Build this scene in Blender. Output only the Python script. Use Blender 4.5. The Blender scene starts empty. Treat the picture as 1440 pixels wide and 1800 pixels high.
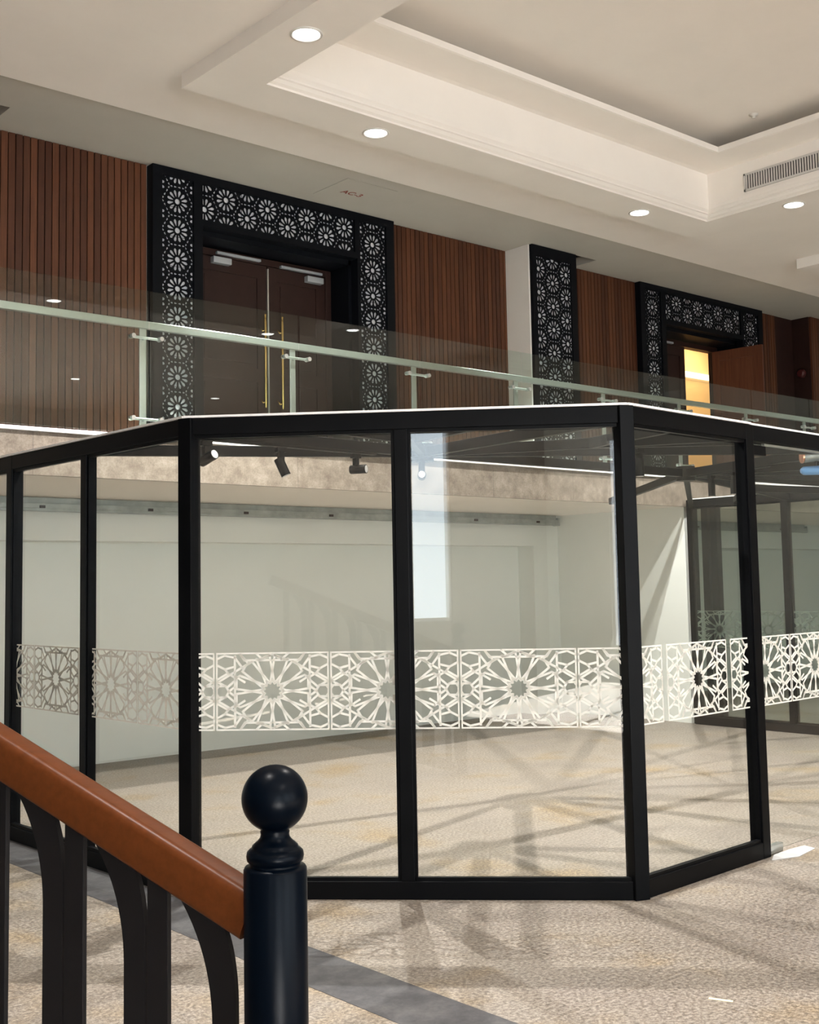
import bpy, bmesh, math, random
from mathutils import Vector, Matrix
random.seed(7)
S = bpy.context.scene
COL = S.collection

# ------------------------------------------------------------------ camera
CAM_Z = 1.65
pitch, roll, yaw = math.radians(4.82), math.radians(-1.064), math.radians(49.22)
fw = Vector((math.cos(yaw) * math.cos(pitch), math.sin(yaw) * math.cos(pitch), math.sin(pitch)))
rt = Vector((math.sin(yaw), -math.cos(yaw), 0)); up = rt.cross(fw)
r2 = rt * math.cos(roll) + up * math.sin(roll); u2 = up * math.cos(roll) - rt * math.sin(roll)
cd = bpy.data.cameras.new('camera'); cam = bpy.data.objects.new('camera', cd); COL.objects.link(cam)
cd.sensor_fit = 'VERTICAL'; cd.sensor_height = 36.0; cd.lens = 2085.0 / 1800 * 36.0
cd.shift_y = -45.4 / 1800; cd.clip_start = 0.05; cd.clip_end = 200
m3 = Matrix((r2, u2, -fw)).transposed()
cam.matrix_world = Matrix.Translation((0, 0, CAM_Z)) @ m3.to_4x4()
S.camera = cam

# ------------------------------------------------------------------ view, world, daylight
S.view_settings.view_transform = 'Standard'; S.view_settings.look = 'None'
S.view_settings.gamma = 1.0; S.view_settings.use_curve_mapping = False
S.view_settings.exposure = 0.84
S.cycles.use_denoising = True
S.cycles.transparent_max_bounces = 40
S.cycles.max_bounces = 9; S.cycles.diffuse_bounces = 6; S.cycles.glossy_bounces = 5
S.cycles.caustics_reflective = False; S.cycles.caustics_refractive = False
S.cycles.sample_clamp_indirect = 6.0
WORLD_STRENGTH = 4.3
DOWNLIGHT_W = 520.0
SUN_W = 85.0
w = bpy.data.worlds.new('sky'); S.world = w; w.use_nodes = True
w.node_tree.nodes['Background'].inputs[0].default_value = (0.80, 0.91, 1.0, 1)
w.node_tree.nodes['Background'].inputs[1].default_value = WORLD_STRENGTH

def area(name, loc, direction, sx, sy, power, color, portal=False):
    ld = bpy.data.lights.new(name, 'AREA'); ld.shape = 'RECTANGLE'; ld.size = sx; ld.size_y = sy
    ld.energy = power; ld.color = color
    o = bpy.data.objects.new(name, ld); COL.objects.link(o); o.location = loc
    o.rotation_euler = Vector(direction).to_track_quat('-Z', 'Z').to_euler()
    if portal: ld.cycles.is_portal = True
    return o
# added sunlight through unseen rear windows, bounced off the floor onto the ceiling
sd = bpy.data.lights.new('bounce_sun', 'SUN'); sd.energy = SUN_W; sd.color = (1.0, 0.98, 0.95); sd.angle = math.radians(0.6)
bounce_sun = bpy.data.objects.new('bounce_sun', sd); COL.objects.link(bounce_sun); bounce_sun.location = (-5, -20, 14)
bounce_sun.rotation_euler = Vector((0.30, 0.78, -0.55)).to_track_quat('-Z', 'Y').to_euler()
# window openings (left wall x=-6, rear wall y=-7)
LEFT_WIN = [(-4.62, -3.68, 1.05, 4.7)]           # y0,y1,z0,z1
REAR_WIN = [(-4.5, -0.5, 0.5, 4.2), (0.5, 4.5, 0.5, 4.2), (5.5, 8.0, 0.5, 4.2)]   # x0,x1,z0,z1
for (a, b, c, d) in LEFT_WIN:
    area('window_portal', (-6.05, (a + b) / 2, (c + d) / 2), (1, 0, 0), b - a, d - c, 1, (1, 1, 1), True)
for (a, b, c, d) in REAR_WIN:
    area('window_portal', ((a + b) / 2, -7.05, (c + d) / 2), (0, 1, 0), b - a, d - c, 1, (1, 1, 1), True)

# ------------------------------------------------------------------ materials
def mat(name, color, rough=0.6, metal=0.0, spec=0.5, **kw):
    m = bpy.data.materials.new(name); m.use_nodes = True
    b = m.node_tree.nodes['Principled BSDF']
    b.inputs['Base Color'].default_value = (*color, 1); b.inputs['Roughness'].default_value = rough
    b.inputs['Metallic'].default_value = metal; b.inputs['Specular IOR Level'].default_value = spec
    return m
def nodes(m): return m.node_tree.nodes, m.node_tree.links, m.node_tree.nodes['Principled BSDF']
def ramp(N, L, src, stops):
    r = N.new('ShaderNodeValToRGB'); e = r.color_ramp.elements
    while len(e) < len(stops): e.new(0.5)
    for k, (p, c) in enumerate(stops): e[k].position = p; e[k].color = (*c, 1)
    L.new(src, r.inputs[0]); return r
def geo_pos(N): return N.new('ShaderNodeNewGeometry').outputs['Position']
def noise(N, L, vec, scale, detail=4, rough=0.6):
    n = N.new('ShaderNodeTexNoise'); n.inputs['Scale'].default_value = scale
    n.inputs['Detail'].default_value = detail; n.inputs['Roughness'].default_value = rough
    L.new(vec, n.inputs['Vector']); return n
def mixc(N, L, fac, a, b, mode='MIX'):
    x = N.new('ShaderNodeMix'); x.data_type = 'RGBA'; x.blend_type = mode
    for sock, v in ((x.inputs[0], fac), (x.inputs[6], a), (x.inputs[7], b)):
        if hasattr(v, 'links'): L.new(v, sock)
        elif isinstance(v, tuple): sock.default_value = (*v, 1)
        else: sock.default_value = v
    return x.outputs[2]
def mottled(name, base, amp=0.05, scale=2.0, **kw):
    m = mat(name, base, **kw); N, L, b = nodes(m)
    n = noise(N, L, geo_pos(N), scale)
    lo = tuple(c * (1 - amp) for c in base); hi = tuple(min(1, c * (1 + amp)) for c in base)
    r = ramp(N, L, n.outputs[0], [(0.3, lo), (0.7, hi)]); L.new(r.outputs[0], b.inputs['Base Color']); return m

M = {}
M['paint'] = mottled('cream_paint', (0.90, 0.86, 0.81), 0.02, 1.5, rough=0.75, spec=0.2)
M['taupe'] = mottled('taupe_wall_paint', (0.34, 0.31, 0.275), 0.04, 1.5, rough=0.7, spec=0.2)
M['soffit'] = mottled('grey_beige_soffit', (0.46, 0.435, 0.39), 0.03, 1.5, rough=0.8, spec=0.15)  # even tone, darker than the main ceiling
M['wall_white'] = mottled('white_wall_paint', (0.83, 0.855, 0.82), 0.02, 1.2, rough=0.7, spec=0.2)
M['black'] = mottled('black_powder_coat', (0.0022, 0.0024, 0.003), 0.15, 6, rough=0.42, spec=0.085)
M['newel'] = mottled('black_satin_paint', (0.0006, 0.002, 0.0048), 0.1, 9, rough=0.30, spec=0.06)
M['baluster'] = mottled('charcoal_bar_paint', (0.007, 0.0065, 0.0075), 0.1, 9, rough=0.5, spec=0.2)
M['portal'] = mottled('black_lattice_paint', (0.002, 0.0025, 0.004), 0.1, 8, rough=0.55, spec=0.12)
M['steel'] = mottled('brushed_stainless', (0.62, 0.64, 0.62), 0.08, 3, rough=0.28, metal=0.95)
M['galv'] = mottled('galvanised_steel', (0.42, 0.46, 0.45), 0.2, 6, rough=0.45, metal=0.6)
M['brass'] = mat('polished_brass', (0.62, 0.40, 0.13), 0.25, 1.0)
M['alu'] = mat('silver_aluminium', (0.62, 0.66, 0.70), 0.35, 0.6)
M['film'] = mottled('white_frosted_film', (0.80, 0.79, 0.73), 0.03, 30, rough=0.8, spec=0.1)
M['backing'] = mat('white_backing', (0.80, 0.80, 0.84), 0.7)
M['white'] = mat('white_plastic', (0.8, 0.8, 0.8), 0.5)
M['paper'] = mat('white_paper', (0.42, 0.42, 0.42), 0.8)
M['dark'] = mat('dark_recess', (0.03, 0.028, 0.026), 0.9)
M['ink'] = mat('red_brown_ink', (0.20, 0.035, 0.02), 0.8)
M['copper'] = mat('copper_ring', (0.75, 0.36, 0.22), 0.3, 0.8)
M['blue'] = mat('blue_reflection', (0.16, 0.38, 0.72), 0.45)  # window reflection on the lamp, put into a blue colour
M['tape'] = mat('yellowish_tape', (0.75, 0.66, 0.42), 0.7)
M['grille'] = mat('grille_grey', (0.62, 0.60, 0.57), 0.6)
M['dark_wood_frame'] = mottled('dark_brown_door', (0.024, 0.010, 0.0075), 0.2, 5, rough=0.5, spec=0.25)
M['lamp_ring'] = mat('lamp_trim', (0.72, 0.70, 0.66), 0.35)

def emit(name, c, s):
    m = bpy.data.materials.new(name); m.use_nodes = True; N = m.node_tree.nodes; L = m.node_tree.links
    N.remove(N['Principled BSDF']); e = N.new('ShaderNodeEmission'); e.inputs[0].default_value = (*c, 1); e.inputs[1].default_value = s
    L.new(e.outputs[0], N['Material Output'].inputs[0]); return m
M['lens'] = emit('lamp_glow', (1.0, 0.98, 0.95), 9.0)
M['strip'] = emit('warm_light_strip', (1.0, 0.85, 0.55), 1.6)

def glass(name, tint, refl=1.0):
    m = bpy.data.materials.new(name); m.use_nodes = True; N = m.node_tree.nodes; L = m.node_tree.links
    N.remove(N['Principled BSDF'])
    t = N.new('ShaderNodeBsdfTransparent'); t.inputs[0].default_value = (*tint, 1)
    g = N.new('ShaderNodeBsdfGlossy'); g.inputs['Roughness'].default_value = 0.0; g.inputs[0].default_value = (refl, refl, refl, 1)
    # Schlick reflectance, the same on both faces of the pane
    ge = N.new('ShaderNodeNewGeometry'); dt = N.new('ShaderNodeVectorMath'); dt.operation = 'DOT_PRODUCT'
    L.new(ge.outputs['Normal'], dt.inputs[0]); L.new(ge.outputs['Incoming'], dt.inputs[1])
    def mth(op, a, b=None):
        q = N.new('ShaderNodeMath'); q.operation = op
        for k, v in enumerate((a, b)):
            if v is None: continue
            if hasattr(v, 'links'): L.new(v, q.inputs[k])
            else: q.inputs[k].default_value = v
        return q.outputs[0]
    c1 = mth('SUBTRACT', 1.0, mth('ABSOLUTE', dt.outputs['Value']))
    fr = mth('ADD', mth('MULTIPLY', mth('POWER', c1, 5.0), 0.96), 0.04)
    x = N.new('ShaderNodeMixShader'); L.new(fr, x.inputs[0]); L.new(t.outputs[0], x.inputs[1]); L.new(g.outputs[0], x.inputs[2])
    L.new(x.outputs[0], N['Material Output'].inputs[0]); return m
M['glass'] = glass('clear_glass', (0.97, 0.985, 0.975))
M['glass_green'] = glass('green_tinted_glass', (0.90, 0.95, 0.93))
M['glass_dark'] = glass('grey_green_glass', (0.74, 0.80, 0.77))

# wood slats: each board keeps its own tone, with vertical grain
def slat_mat():
    m = mat('oiled_wood_slats', (0.2, 0.08, 0.03), 0.5, spec=0.3); N, L, b = nodes(m)
    p = geo_pos(N); sx = N.new('ShaderNodeSeparateXYZ'); L.new(p, sx.inputs[0])
    d = N.new('ShaderNodeMath'); d.operation = 'DIVIDE'; L.new(sx.outputs[0], d.inputs[0]); d.inputs[1].default_value = 0.0659
    fl = N.new('ShaderNodeMath'); fl.operation = 'FLOOR'; L.new(d.outputs[0], fl.inputs[0])
    wn = N.new('ShaderNodeTexWhiteNoise'); wn.noise_dimensions = '1D'; L.new(fl.outputs[0], wn.inputs['W'])
    mp = N.new('ShaderNodeMapping'); mp.inputs['Scale'].default_value = (60, 60, 2.5); L.new(p, mp.inputs[0])
    n = noise(N, L, mp.outputs[0], 1.0, 5)
    c1 = ramp(N, L, wn.outputs[0], [(0.0, (0.062, 0.020, 0.009)), (1.0, (0.128, 0.045, 0.019))])
    c2 = ramp(N, L, n.outputs[0], [(0.3, (0.70, 0.68, 0.66)), (0.7, (1.1, 1.08, 1.05))])
    L.new(mixc(N, L, 1.0, c1.outputs[0], c2.outputs[0], 'MULTIPLY'), b.inputs['Base Color']); return m
M['slat'] = slat_mat()
def wood(name, lo, hi, scale=(3, 60, 60), rough=0.34):
    m = mat(name, lo, rough, spec=0.16); N, L, b = nodes(m)
    tc = N.new('ShaderNodeTexCoord'); mp = N.new('ShaderNodeMapping'); mp.inputs['Scale'].default_value = scale
    L.new(tc.outputs['Object'], mp.inputs[0]); n = noise(N, L, mp.outputs[0], 1.0, 5)
    r = ramp(N, L, n.outputs[0], [(0.3, lo), (0.7, hi)]); L.new(r.outputs[0], b.inputs['Base Color']); return m
M['handrail'] = wood('varnished_handrail', (0.085, 0.023, 0.0055), (0.112, 0.031, 0.008))
M['leaf'] = wood('lit_red_brown_leaf', (0.10, 0.036, 0.02), (0.15, 0.056, 0.03), (30, 30, 2), 0.4)  # lighter than the closed leaf: warm light put into the open leaf's colour

# speckled granite floor
def floor_mat():
    m = mat('beige_granite', (0.6, 0.5, 0.4), 0.42, spec=0.35); N, L, b = nodes(m)
    p = geo_pos(N)
    n1 = noise(N, L, p, 55, 4, 0.75); n2 = noise(N, L, p, 1.1, 5, 0.6); n3 = noise(N, L, p, 240, 2, 0.6)
    base = ramp(N, L, n1.outputs[0], [(0.38, (0.105, 0.087, 0.074)), (0.5, (0.208, 0.180, 0.154)), (0.63, (0.345, 0.312, 0.275))])
    warm = ramp(N, L, n2.outputs[0], [(0.35, (0.95, 0.93, 0.93)), (0.54, (1.0, 0.98, 0.94)), (0.68, (1.0, 0.86, 0.62))])
    c = mixc(N, L, 1.0, base.outputs[0], warm.outputs[0], 'MULTIPLY')
    sp = ramp(N, L, n3.outputs[0], [(0.34, (0.62, 0.58, 0.54)), (0.44, (1, 1, 1))])
    c = mixc(N, L, 1.0, c, sp.outputs[0], 'MULTIPLY')
    br = N.new('ShaderNodeTexBrick'); br.offset = 0.0; L.new(p, br.inputs['Vector']); br.inputs['Scale'].default_value = 1.0
    br.inputs['Brick Width'].default_value = 0.8; br.inputs['Row Height'].default_value = 0.8; br.inputs['Mortar Size'].default_value = 0.0025
    br.inputs['Color1'].default_value = (1, 1, 1, 1); br.inputs['Color2'].default_value = (0.97, 0.97, 0.97, 1); br.inputs['Mortar'].default_value = (0.72, 0.68, 0.62, 1)
    c = mixc(N, L, 1.0, c, br.outputs[0], 'MULTIPLY')
    L.new(c, b.inputs['Base Color'])
    rr = ramp(N, L, n2.outputs[0], [(0.3, (0.34,) * 3), (0.7, (0.52,) * 3)]); L.new(rr.outputs[0], b.inputs['Roughness']); return m
M['floor'] = floor_mat()
def stone_mat():
    m = mat('brown_stone_cladding', (0.4, 0.3, 0.22), 0.5, spec=0.3); N, L, b = nodes(m); p = geo_pos(N)
    n1 = noise(N, L, p, 7, 8, 0.7); n2 = noise(N, L, p, 80, 3)
    c = ramp(N, L, n1.outputs[0], [(0.32, (0.125, 0.100, 0.078)), (0.5, (0.20, 0.168, 0.136)), (0.68, (0.285, 0.248, 0.207))])
    s = ramp(N, L, n2.outputs[0], [(0.35, (0.8, 0.78, 0.76)), (0.6, (1, 1, 1))])
    c = mixc(N, L, 1.0, c.outputs[0], s.outputs[0], 'MULTIPLY')
    br = N.new('ShaderNodeTexBrick'); br.offset = 0.0; mp = N.new('ShaderNodeMapping'); mp.inputs['Rotation'].default_value = (math.pi / 2, 0, 0)
    L.new(p, mp.inputs[0]); L.new(mp.outputs[0], br.inputs['Vector']); br.inputs['Scale'].default_value = 1
    br.inputs['Brick Width'].default_value = 1.2; br.inputs['Row Height'].default_value = 50; br.inputs['Mortar Size'].default_value = 0.003
    for k, v in (('Color1', 1), ('Color2', 0.92), ('Mortar', 0.6)): br.inputs[k].default_value = (v, v, v, 1)
    L.new(mixc(N, L, 1.0, c, br.outputs[0], 'MULTIPLY'), b.inputs['Base Color']); return m
M['stone'] = stone_mat()
def slate_mat():
    m = mat('grey_slate_band', (0.16, 0.16, 0.165), 0.65, spec=0.1); N, L, b = nodes(m); p = geo_pos(N)
    n = noise(N, L, p, 6, 8, 0.75)
    r = ramp(N, L, n.outputs[0], [(0.3, (0.045, 0.0445, 0.047)), (0.5, (0.072, 0.070, 0.073)), (0.72, (0.115, 0.112, 0.112))])
    L.new(r.outputs[0], b.inputs['Base Color']); return m
M['slate'] = slate_mat()

# ------------------------------------------------------------------ mesh helpers
class MB:
    def __init__(s): s.v = []; s.f = []; s.sm = []
    def add(s, vs, fs, smooth=False):
        o = len(s.v); s.v += [tuple(x) for x in vs]
        for f in fs: s.f.append([o + i for i in f]); s.sm.append(smooth)
        return s
    def box(s, x0, x1, y0, y1, z0, z1):
        return s.hexa([(x0, y0), (x1, y0), (x1, y1), (x0, y1)], z0, z1)
    def hexa(s, poly, z0, z1):
        n = len(poly)
        vs = [(x, y, z0) for x, y in poly] + [(x, y, z1) for x, y in poly]
        fs = [list(range(n))[::-1], list(range(n, 2 * n))] + [[i, (i + 1) % n, n + (i + 1) % n, n + i] for i in range(n)]
        return s.add(vs, fs)
    def bar(s, a, b, wd, ht, up=(0, 0, 1)):
        """rectangular bar from a to b, wd across, ht along up (centred)"""
        a = Vector(a); b = Vector(b); d = (b - a).normalized(); upv = Vector(up)
        sd = d.cross(upv).normalized(); uu = sd.cross(d).normalized()
        vs = []
        for p in (a, b):
            for i, j in ((-1, -1), (1, -1), (1, 1), (-1, 1)): vs.append(p + sd * (i * wd / 2) + uu * (j * ht / 2))
        return s.add(vs, [[3, 2, 1, 0], [4, 5, 6, 7], [0, 1, 5, 4], [1, 2, 6, 5], [2, 3, 7, 6], [3, 0, 4, 7]])
    def tube(s, pts, r, n=12, caps=True):
        pts = [Vector(p) for p in pts]; rs = r if isinstance(r, (list, tuple)) else [r] * len(pts)
        rings = []; prev = None
        for i, p in enumerate(pts):
            d = (pts[min(i + 1, len(pts) - 1)] - pts[max(i - 1, 0)]).normalized()
            a = prev if prev is not None else (Vector((0, 0, 1)) if abs(d.z) < 0.9 else Vector((1, 0, 0)))
            sd = (a - d * a.dot(d)).normalized(); prev = sd; bb = d.cross(sd)
            rings.append([p + (sd * math.cos(2 * math.pi * k / n) + bb * math.sin(2 * math.pi * k / n)) * rs[i] for k in range(n)])
        vs = [v for rg in rings for v in rg]; fs = []
        for i in range(len(pts) - 1):
            for k in range(n): fs.append([i * n + k, i * n + (k + 1) % n, (i + 1) * n + (k + 1) % n, (i + 1) * n + k])
        s.add(vs, fs, True)
        if caps: s.add(rings[0], [list(range(n))[::-1]]); s.add(rings[-1], [list(range(n))])
        return s
    def lathe(s, prof, c, n=40):
        vs = []; fs = []
        for r, z in prof:
            for k in range(n): vs.append((c[0] + r * math.cos(2 * math.pi * k / n), c[1] + r * math.sin(2 * math.pi * k / n), c[2] + z))
        for i in range(len(prof) - 1):
            for k in range(n): fs.append([i * n + k, i * n + (k + 1) % n, (i + 1) * n + (k + 1) % n, (i + 1) * n + k])
        return s.add(vs, fs, True)
    def sweep(s, prof, path, closed=False):
        """prof: list of (offset sideways, z); path: plan points, mitred corners; sideways = to the right of travel"""
        n = len(path); P = [Vector((p[0], p[1])) for p in path]; rows = []
        for i in range(n):
            d0 = (P[i] - P[i - 1]).normalized() if (closed or i > 0) else None
            d1 = (P[(i + 1) % n] - P[i]).normalized() if (closed or i < n - 1) else None
            d0 = d0 or d1; d1 = d1 or d0
            n0 = Vector((d0.y, -d0.x)); n1 = Vector((d1.y, -d1.x)); mt = (n0 + n1); mt = mt / (mt.dot(n0))
            rows.append([(P[i].x + mt.x * o, P[i].y + mt.y * o, z) for o, z in prof])
        k = len(prof); vs = [v for r in rows for v in r]; fs = []
        for i in range(n if closed else n - 1):
            j = (i + 1) % n
            for q in range(k - 1): fs.append([i * k + q, j * k + q, j * k + q + 1, i * k + q + 1])
        return s.add(vs, fs)
    def mesh(s, name):
        me = bpy.data.meshes.new(name); me.from_pydata(s.v, [], s.f)
        for p, x in zip(me.polygons, s.sm): p.use_smooth = x
        me.update(); return me

def obj(name, mb, m, parent=None, bevel=0.0, loc=None):
    me = mb.mesh(name) if isinstance(mb, MB) else mb
    if isinstance(m, str): m = M[m]
    if not me.materials: me.materials.append(m)
    o = bpy.data.objects.new(name, me); COL.objects.link(o)
    if isinstance(mb, MB):
        bm = bmesh.new(); bm.from_mesh(me); bmesh.ops.recalc_face_normals(bm, faces=bm.faces); bm.to_mesh(me); bm.free()
    if bevel:
        b = o.modifiers.new('edge', 'BEVEL'); b.width = bevel; b.segments = 2; b.limit_method = 'ANGLE'
    if parent is not None:
        o.parent = parent; o.matrix_parent_inverse = parent.matrix_world.inverted()
    if loc: o.location = loc
    return o
def tag(o, label, cat, group=None):
    o['label'] = label; o['category'] = cat
    if group: o['group'] = group
    return o
def thing(name, label, cat, loc=(0, 0, 0), group=None):
    e = bpy.data.objects.new(name, None); COL.objects.link(e); e.location = loc; e.empty_display_size = 0.1
    e.matrix_world = Matrix.Translation(loc)
    return tag(e, label, cat, group)
def struct(name, mb, m, parent=None, bevel=0.0):
    o = obj(name, mb, m, parent, bevel); o['kind'] = 'structure'; return o
def plate(x, y, holes, z0, z1):
    """flat slab over x-range, y-range with rectangular holes (x0,x1,y0,y1)"""
    xs = sorted({x[0], x[1], *[h[0] for h in holes], *[h[1] for h in holes]}); ys = sorted({y[0], y[1], *[h[2] for h in holes], *[h[3] for h in holes]})
    b = MB()
    for i in range(len(xs) - 1):
        for j in range(len(ys) - 1):
            cx, cy = (xs[i] + xs[i + 1]) / 2, (ys[j] + ys[j + 1]) / 2
            if any(h[0] < cx < h[1] and h[2] < cy < h[3] for h in holes): continue
            b.box(xs[i], xs[i + 1], ys[j], ys[j + 1], z0, z1)
    return b
def plate_v(axis, pos0, pos1, u, z, holes):
    """upright wall slab; axis 'y' = wall facing y, u is x-range"""
    us = sorted({u[0], u[1], *[h[0] for h in holes], *[h[1] for h in holes]}); zs = sorted({z[0], z[1], *[h[2] for h in holes], *[h[3] for h in holes]})
    b = MB()
    for i in range(len(us) - 1):
        for j in range(len(zs) - 1):
            cu, cz = (us[i] + us[i + 1]) / 2, (zs[j] + zs[j + 1]) / 2
            if any(h[0] < cu < h[1] and h[2] < cz < h[3] for h in holes): continue
            if axis == 'y': b.box(us[i], us[i + 1], pos0, pos1, zs[j], zs[j + 1])
            else: b.box(pos0, pos1, us[i], us[i + 1], zs[j], zs[j + 1])
    return b

# ------------------------------------------------------------------ key dimensions
YB = 8.45        # balcony front
YW = 9.72        # upper wall
ZS = 2.88        # balcony floor
ZU = 2.53        # underside of balcony
ZC = 5.57        # main ceiling
ZF = 5.60        # balcony soffit
XL, XR, YR = -6.0, 20.0, -7.0
XE = 11.60       # end wall of the lower room

# ------------------------------------------------------------------ large structure
struct('floor', MB().box(XL, XR, YR, 14, -0.2, 0), 'floor')
struct('floor_band', MB().box(2.975, 3.30, YR, YB - 0.02, -0.01, 0.0015), 'slate')
struct('wall_left', plate_v('x', XL - 0.15, XL, (YR, 14), (0, 6.4), [(a, b, c, d) for a, b, c, d in LEFT_WIN]), 'taupe')
struct('wall_rear', plate_v('y', YR - 0.15, YR, (XL, XR), (0, 6.4), REAR_WIN), 'wall_white')
struct('wall_right', MB().box(XR, XR + 0.15, YR, 14, 0, 6.4), 'wall_white')
k = 0
for (a, b, c, d) in LEFT_WIN:
    k += 1; f = MB()
    for yy in (a, b - 0.06): f.box(XL - 0.1, XL - 0.02, yy, yy + 0.06, c, d)
    for zz in (c, d - 0.06): f.box(XL - 0.1, XL - 0.02, a, b, zz, zz + 0.06)
    struct('window_%d' % k, f, 'white')
for (a, b, c, d) in REAR_WIN:
    k += 1; f = MB()
    for xx in (a, (a + b) / 2 - 0.03, b - 0.06): f.box(xx, xx + 0.06, YR - 0.1, YR - 0.02, c, d)
    for zz in (c, d - 0.06): f.box(a, b, YR - 0.1, YR - 0.02, zz, zz + 0.06)
    struct('window_%d' % k, f, 'white')

# main ceiling with two coffers
CX0, CX1, CY0, CY1 = 4.43, 10.95, 2.1, 7.70           # coffer 1 outer
RW = 0.545
DX0, DX1 = 13.0, 18.6                                   # coffer 2 outer
struct('ceiling', plate((XL, XR), (YR, 8.58), [(CX0 + 0.1, CX1 - 0.1, CY0 + 0.1, CY1 - 0.1), (DX0 + 0.1, DX1 - 0.1, CY0 + 0.1, CY1 - 0.1)], ZC, ZC + 0.03), 'paint')
SLOTS = [(3.05, 3.70, 9.19, 9.46), (10.74, 11.12, 9.30, 9.62)]
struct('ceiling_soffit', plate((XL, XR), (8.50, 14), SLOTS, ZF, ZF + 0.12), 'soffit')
for i, (a, b, c, d) in enumerate(SLOTS):
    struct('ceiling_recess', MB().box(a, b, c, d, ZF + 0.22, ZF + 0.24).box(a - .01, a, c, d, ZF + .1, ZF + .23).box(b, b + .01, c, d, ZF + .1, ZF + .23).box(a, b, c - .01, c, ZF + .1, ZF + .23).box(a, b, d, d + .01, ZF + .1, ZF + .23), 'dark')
# coffer ring: outer face, flat band, cove moulding, upright, shelf, lip
def coffer(n, x0, x1, y0, y1):
    zb = 5.45
    inner = RW
    # the band steps back outwards above the moulding: upright face sits behind the lower edge
    prof = [(0, ZC + 0.02), (0, zb), (inner - 0.085, zb), (inner - 0.085, zb + 0.018), (inner - 0.06, zb + 0.03), (inner - 0.045, zb + 0.055), (inner - 0.03, zb + 0.06),
            (inner - 0.03, zb + 0.075), (inner - 0.008, zb + 0.10), (inner + 0.0, zb + 0.13), (inner, zb + 0.47), (inner + 0.05, zb + 0.475), (inner + 0.43, zb + 0.475), (inner + 0.45, zb + 0.48),
            (inner + 0.45, zb + 0.535), (inner + 0.40, zb + 0.535)]
    path = [(x0, y0), (x0, y1), (x1, y1), (x1, y0)]
    o = struct('trim_%d' % n, MB().sweep(prof, path, True), 'paint')
    # cove trough behind the lip and the raised ceiling above it
    a = inner + 0.02
    struct('ceiling_raised', MB().box(x0 + a - .1, x1 - a + .1, y0 + a - .1, y1 - a + .1, zb + 0.71, zb + 0.76), 'paint')
    b = MB()
    struct('ceiling_cove', MB().sweep([(a - .03, zb + .48), (a - .03, zb + 0.76)], path, True), 'paint')
struct('roof', MB().box(XL - 0.2, XR + 0.2, YR - 0.2, 14.2, 6.4, 6.5), 'wall_white')  # slab added out of view to keep sunlight from leaking past the coffers
struct('wall_far', MB().box(XL, XR, 14, 14.15, 0, 6.4), 'wall_white')
coffer(1, CX0, CX1, CY0, CY1)
coffer(2, DX0, DX1, CY0, CY1)

# balcony slab, fascia, nosing
struct('balcony_slab', MB().box(XL, XR, YB + 0.03, 14, ZU, ZS), 'paint')
struct('trim_3', MB().box(XL, XR, YB - 0.005, YB + 0.03, ZU - 0.005, ZS - 0.03), 'stone')
struct('trim_4', MB().box(XL, XR, YB - 0.03, YB + 0.25, ZS - 0.03, ZS + 0.002), 'white', bevel=0.004)
# lower room under the balcony
b = plate_v('y', 10.50, 10.60, (XL, XE), (0, ZU), [(-3.0, 11.14, 0, 2.135)])
b.box(XL, XE, 10.78, 10.84, 0, ZU).box(11.14, 11.2, 10.6, 10.8, 0, ZU).box(XL, XE, 10.6, 10.8, 2.135, 2.2)
struct('wall_back', b, 'wall_white')
struct('wall_end', MB().box(XE, XE + 0.14, YB + 0.04, 10.84, 0, ZU), 'wall_white')
b = plate_v('y', 10.50, 10.60, (XE + 0.14, XR), (0, ZU), [(12.4, 19, 0, 2.135)])
b.box(XE + 0.14, XR, 10.78, 10.84, 0, ZU)
struct('wall_back_beyond', b, 'wall_white')
# upper wall with two door openings and a board toned as the shaded corner
D1 = (5.75, 7.62); D2 = (12.89, 14.68); ZD = 5.10
struct('wall_upper', plate_v('y', YW, 10.15, (XL, XR), (ZS, ZF), [(D1[0], D1[1], ZS, ZD), (D2[0], D2[1], ZS, ZD)]), 'wall_white')
struct('column', MB().box(9.93, 10.72, 9.32, YW, ZS, ZF), 'paint', bevel=0.006)
struct('trim_6', MB().box(15.66, 16.16, YW - 0.02, YW, ZS, ZF), 'dark_wood_frame')  # dark board painted as the shade in the corner by the pier
struct('pier', MB().box(16.15, XR, 9.42, YW, ZS, ZF), 'dark_wood_frame')  # side face in dark wood for its shadow side
# room behind the second doorway
ROOMX0, ROOMX1, ROOMY = 12.2, 17.6, 11.4
rm = MB().box(ROOMX0, ROOMX1, ROOMY, ROOMY + 0.1, ZS, ZF).box(ROOMX0 - .1, ROOMX0, 10.15, ROOMY + .1, ZS, ZF).box(ROOMX1, ROOMX1 + .1, 10.15, ROOMY + .1, ZS, ZF)
M['warm_wall'] = mat('warm_beige_wall', (0.62, 0.47, 0.30), 0.7)
struct('wall_room', rm, 'warm_wall')
struct('trim_5', MB().box(ROOMX0, ROOMX1, ROOMY - 0.06, ROOMY, 4.93, 5.01), 'strip')
area('room_lamp', (15.6, 10.8, 5.45), (0, 0.15, -1), 1.4, 0.6, 24, (1.0, 0.66, 0.33))

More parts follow.
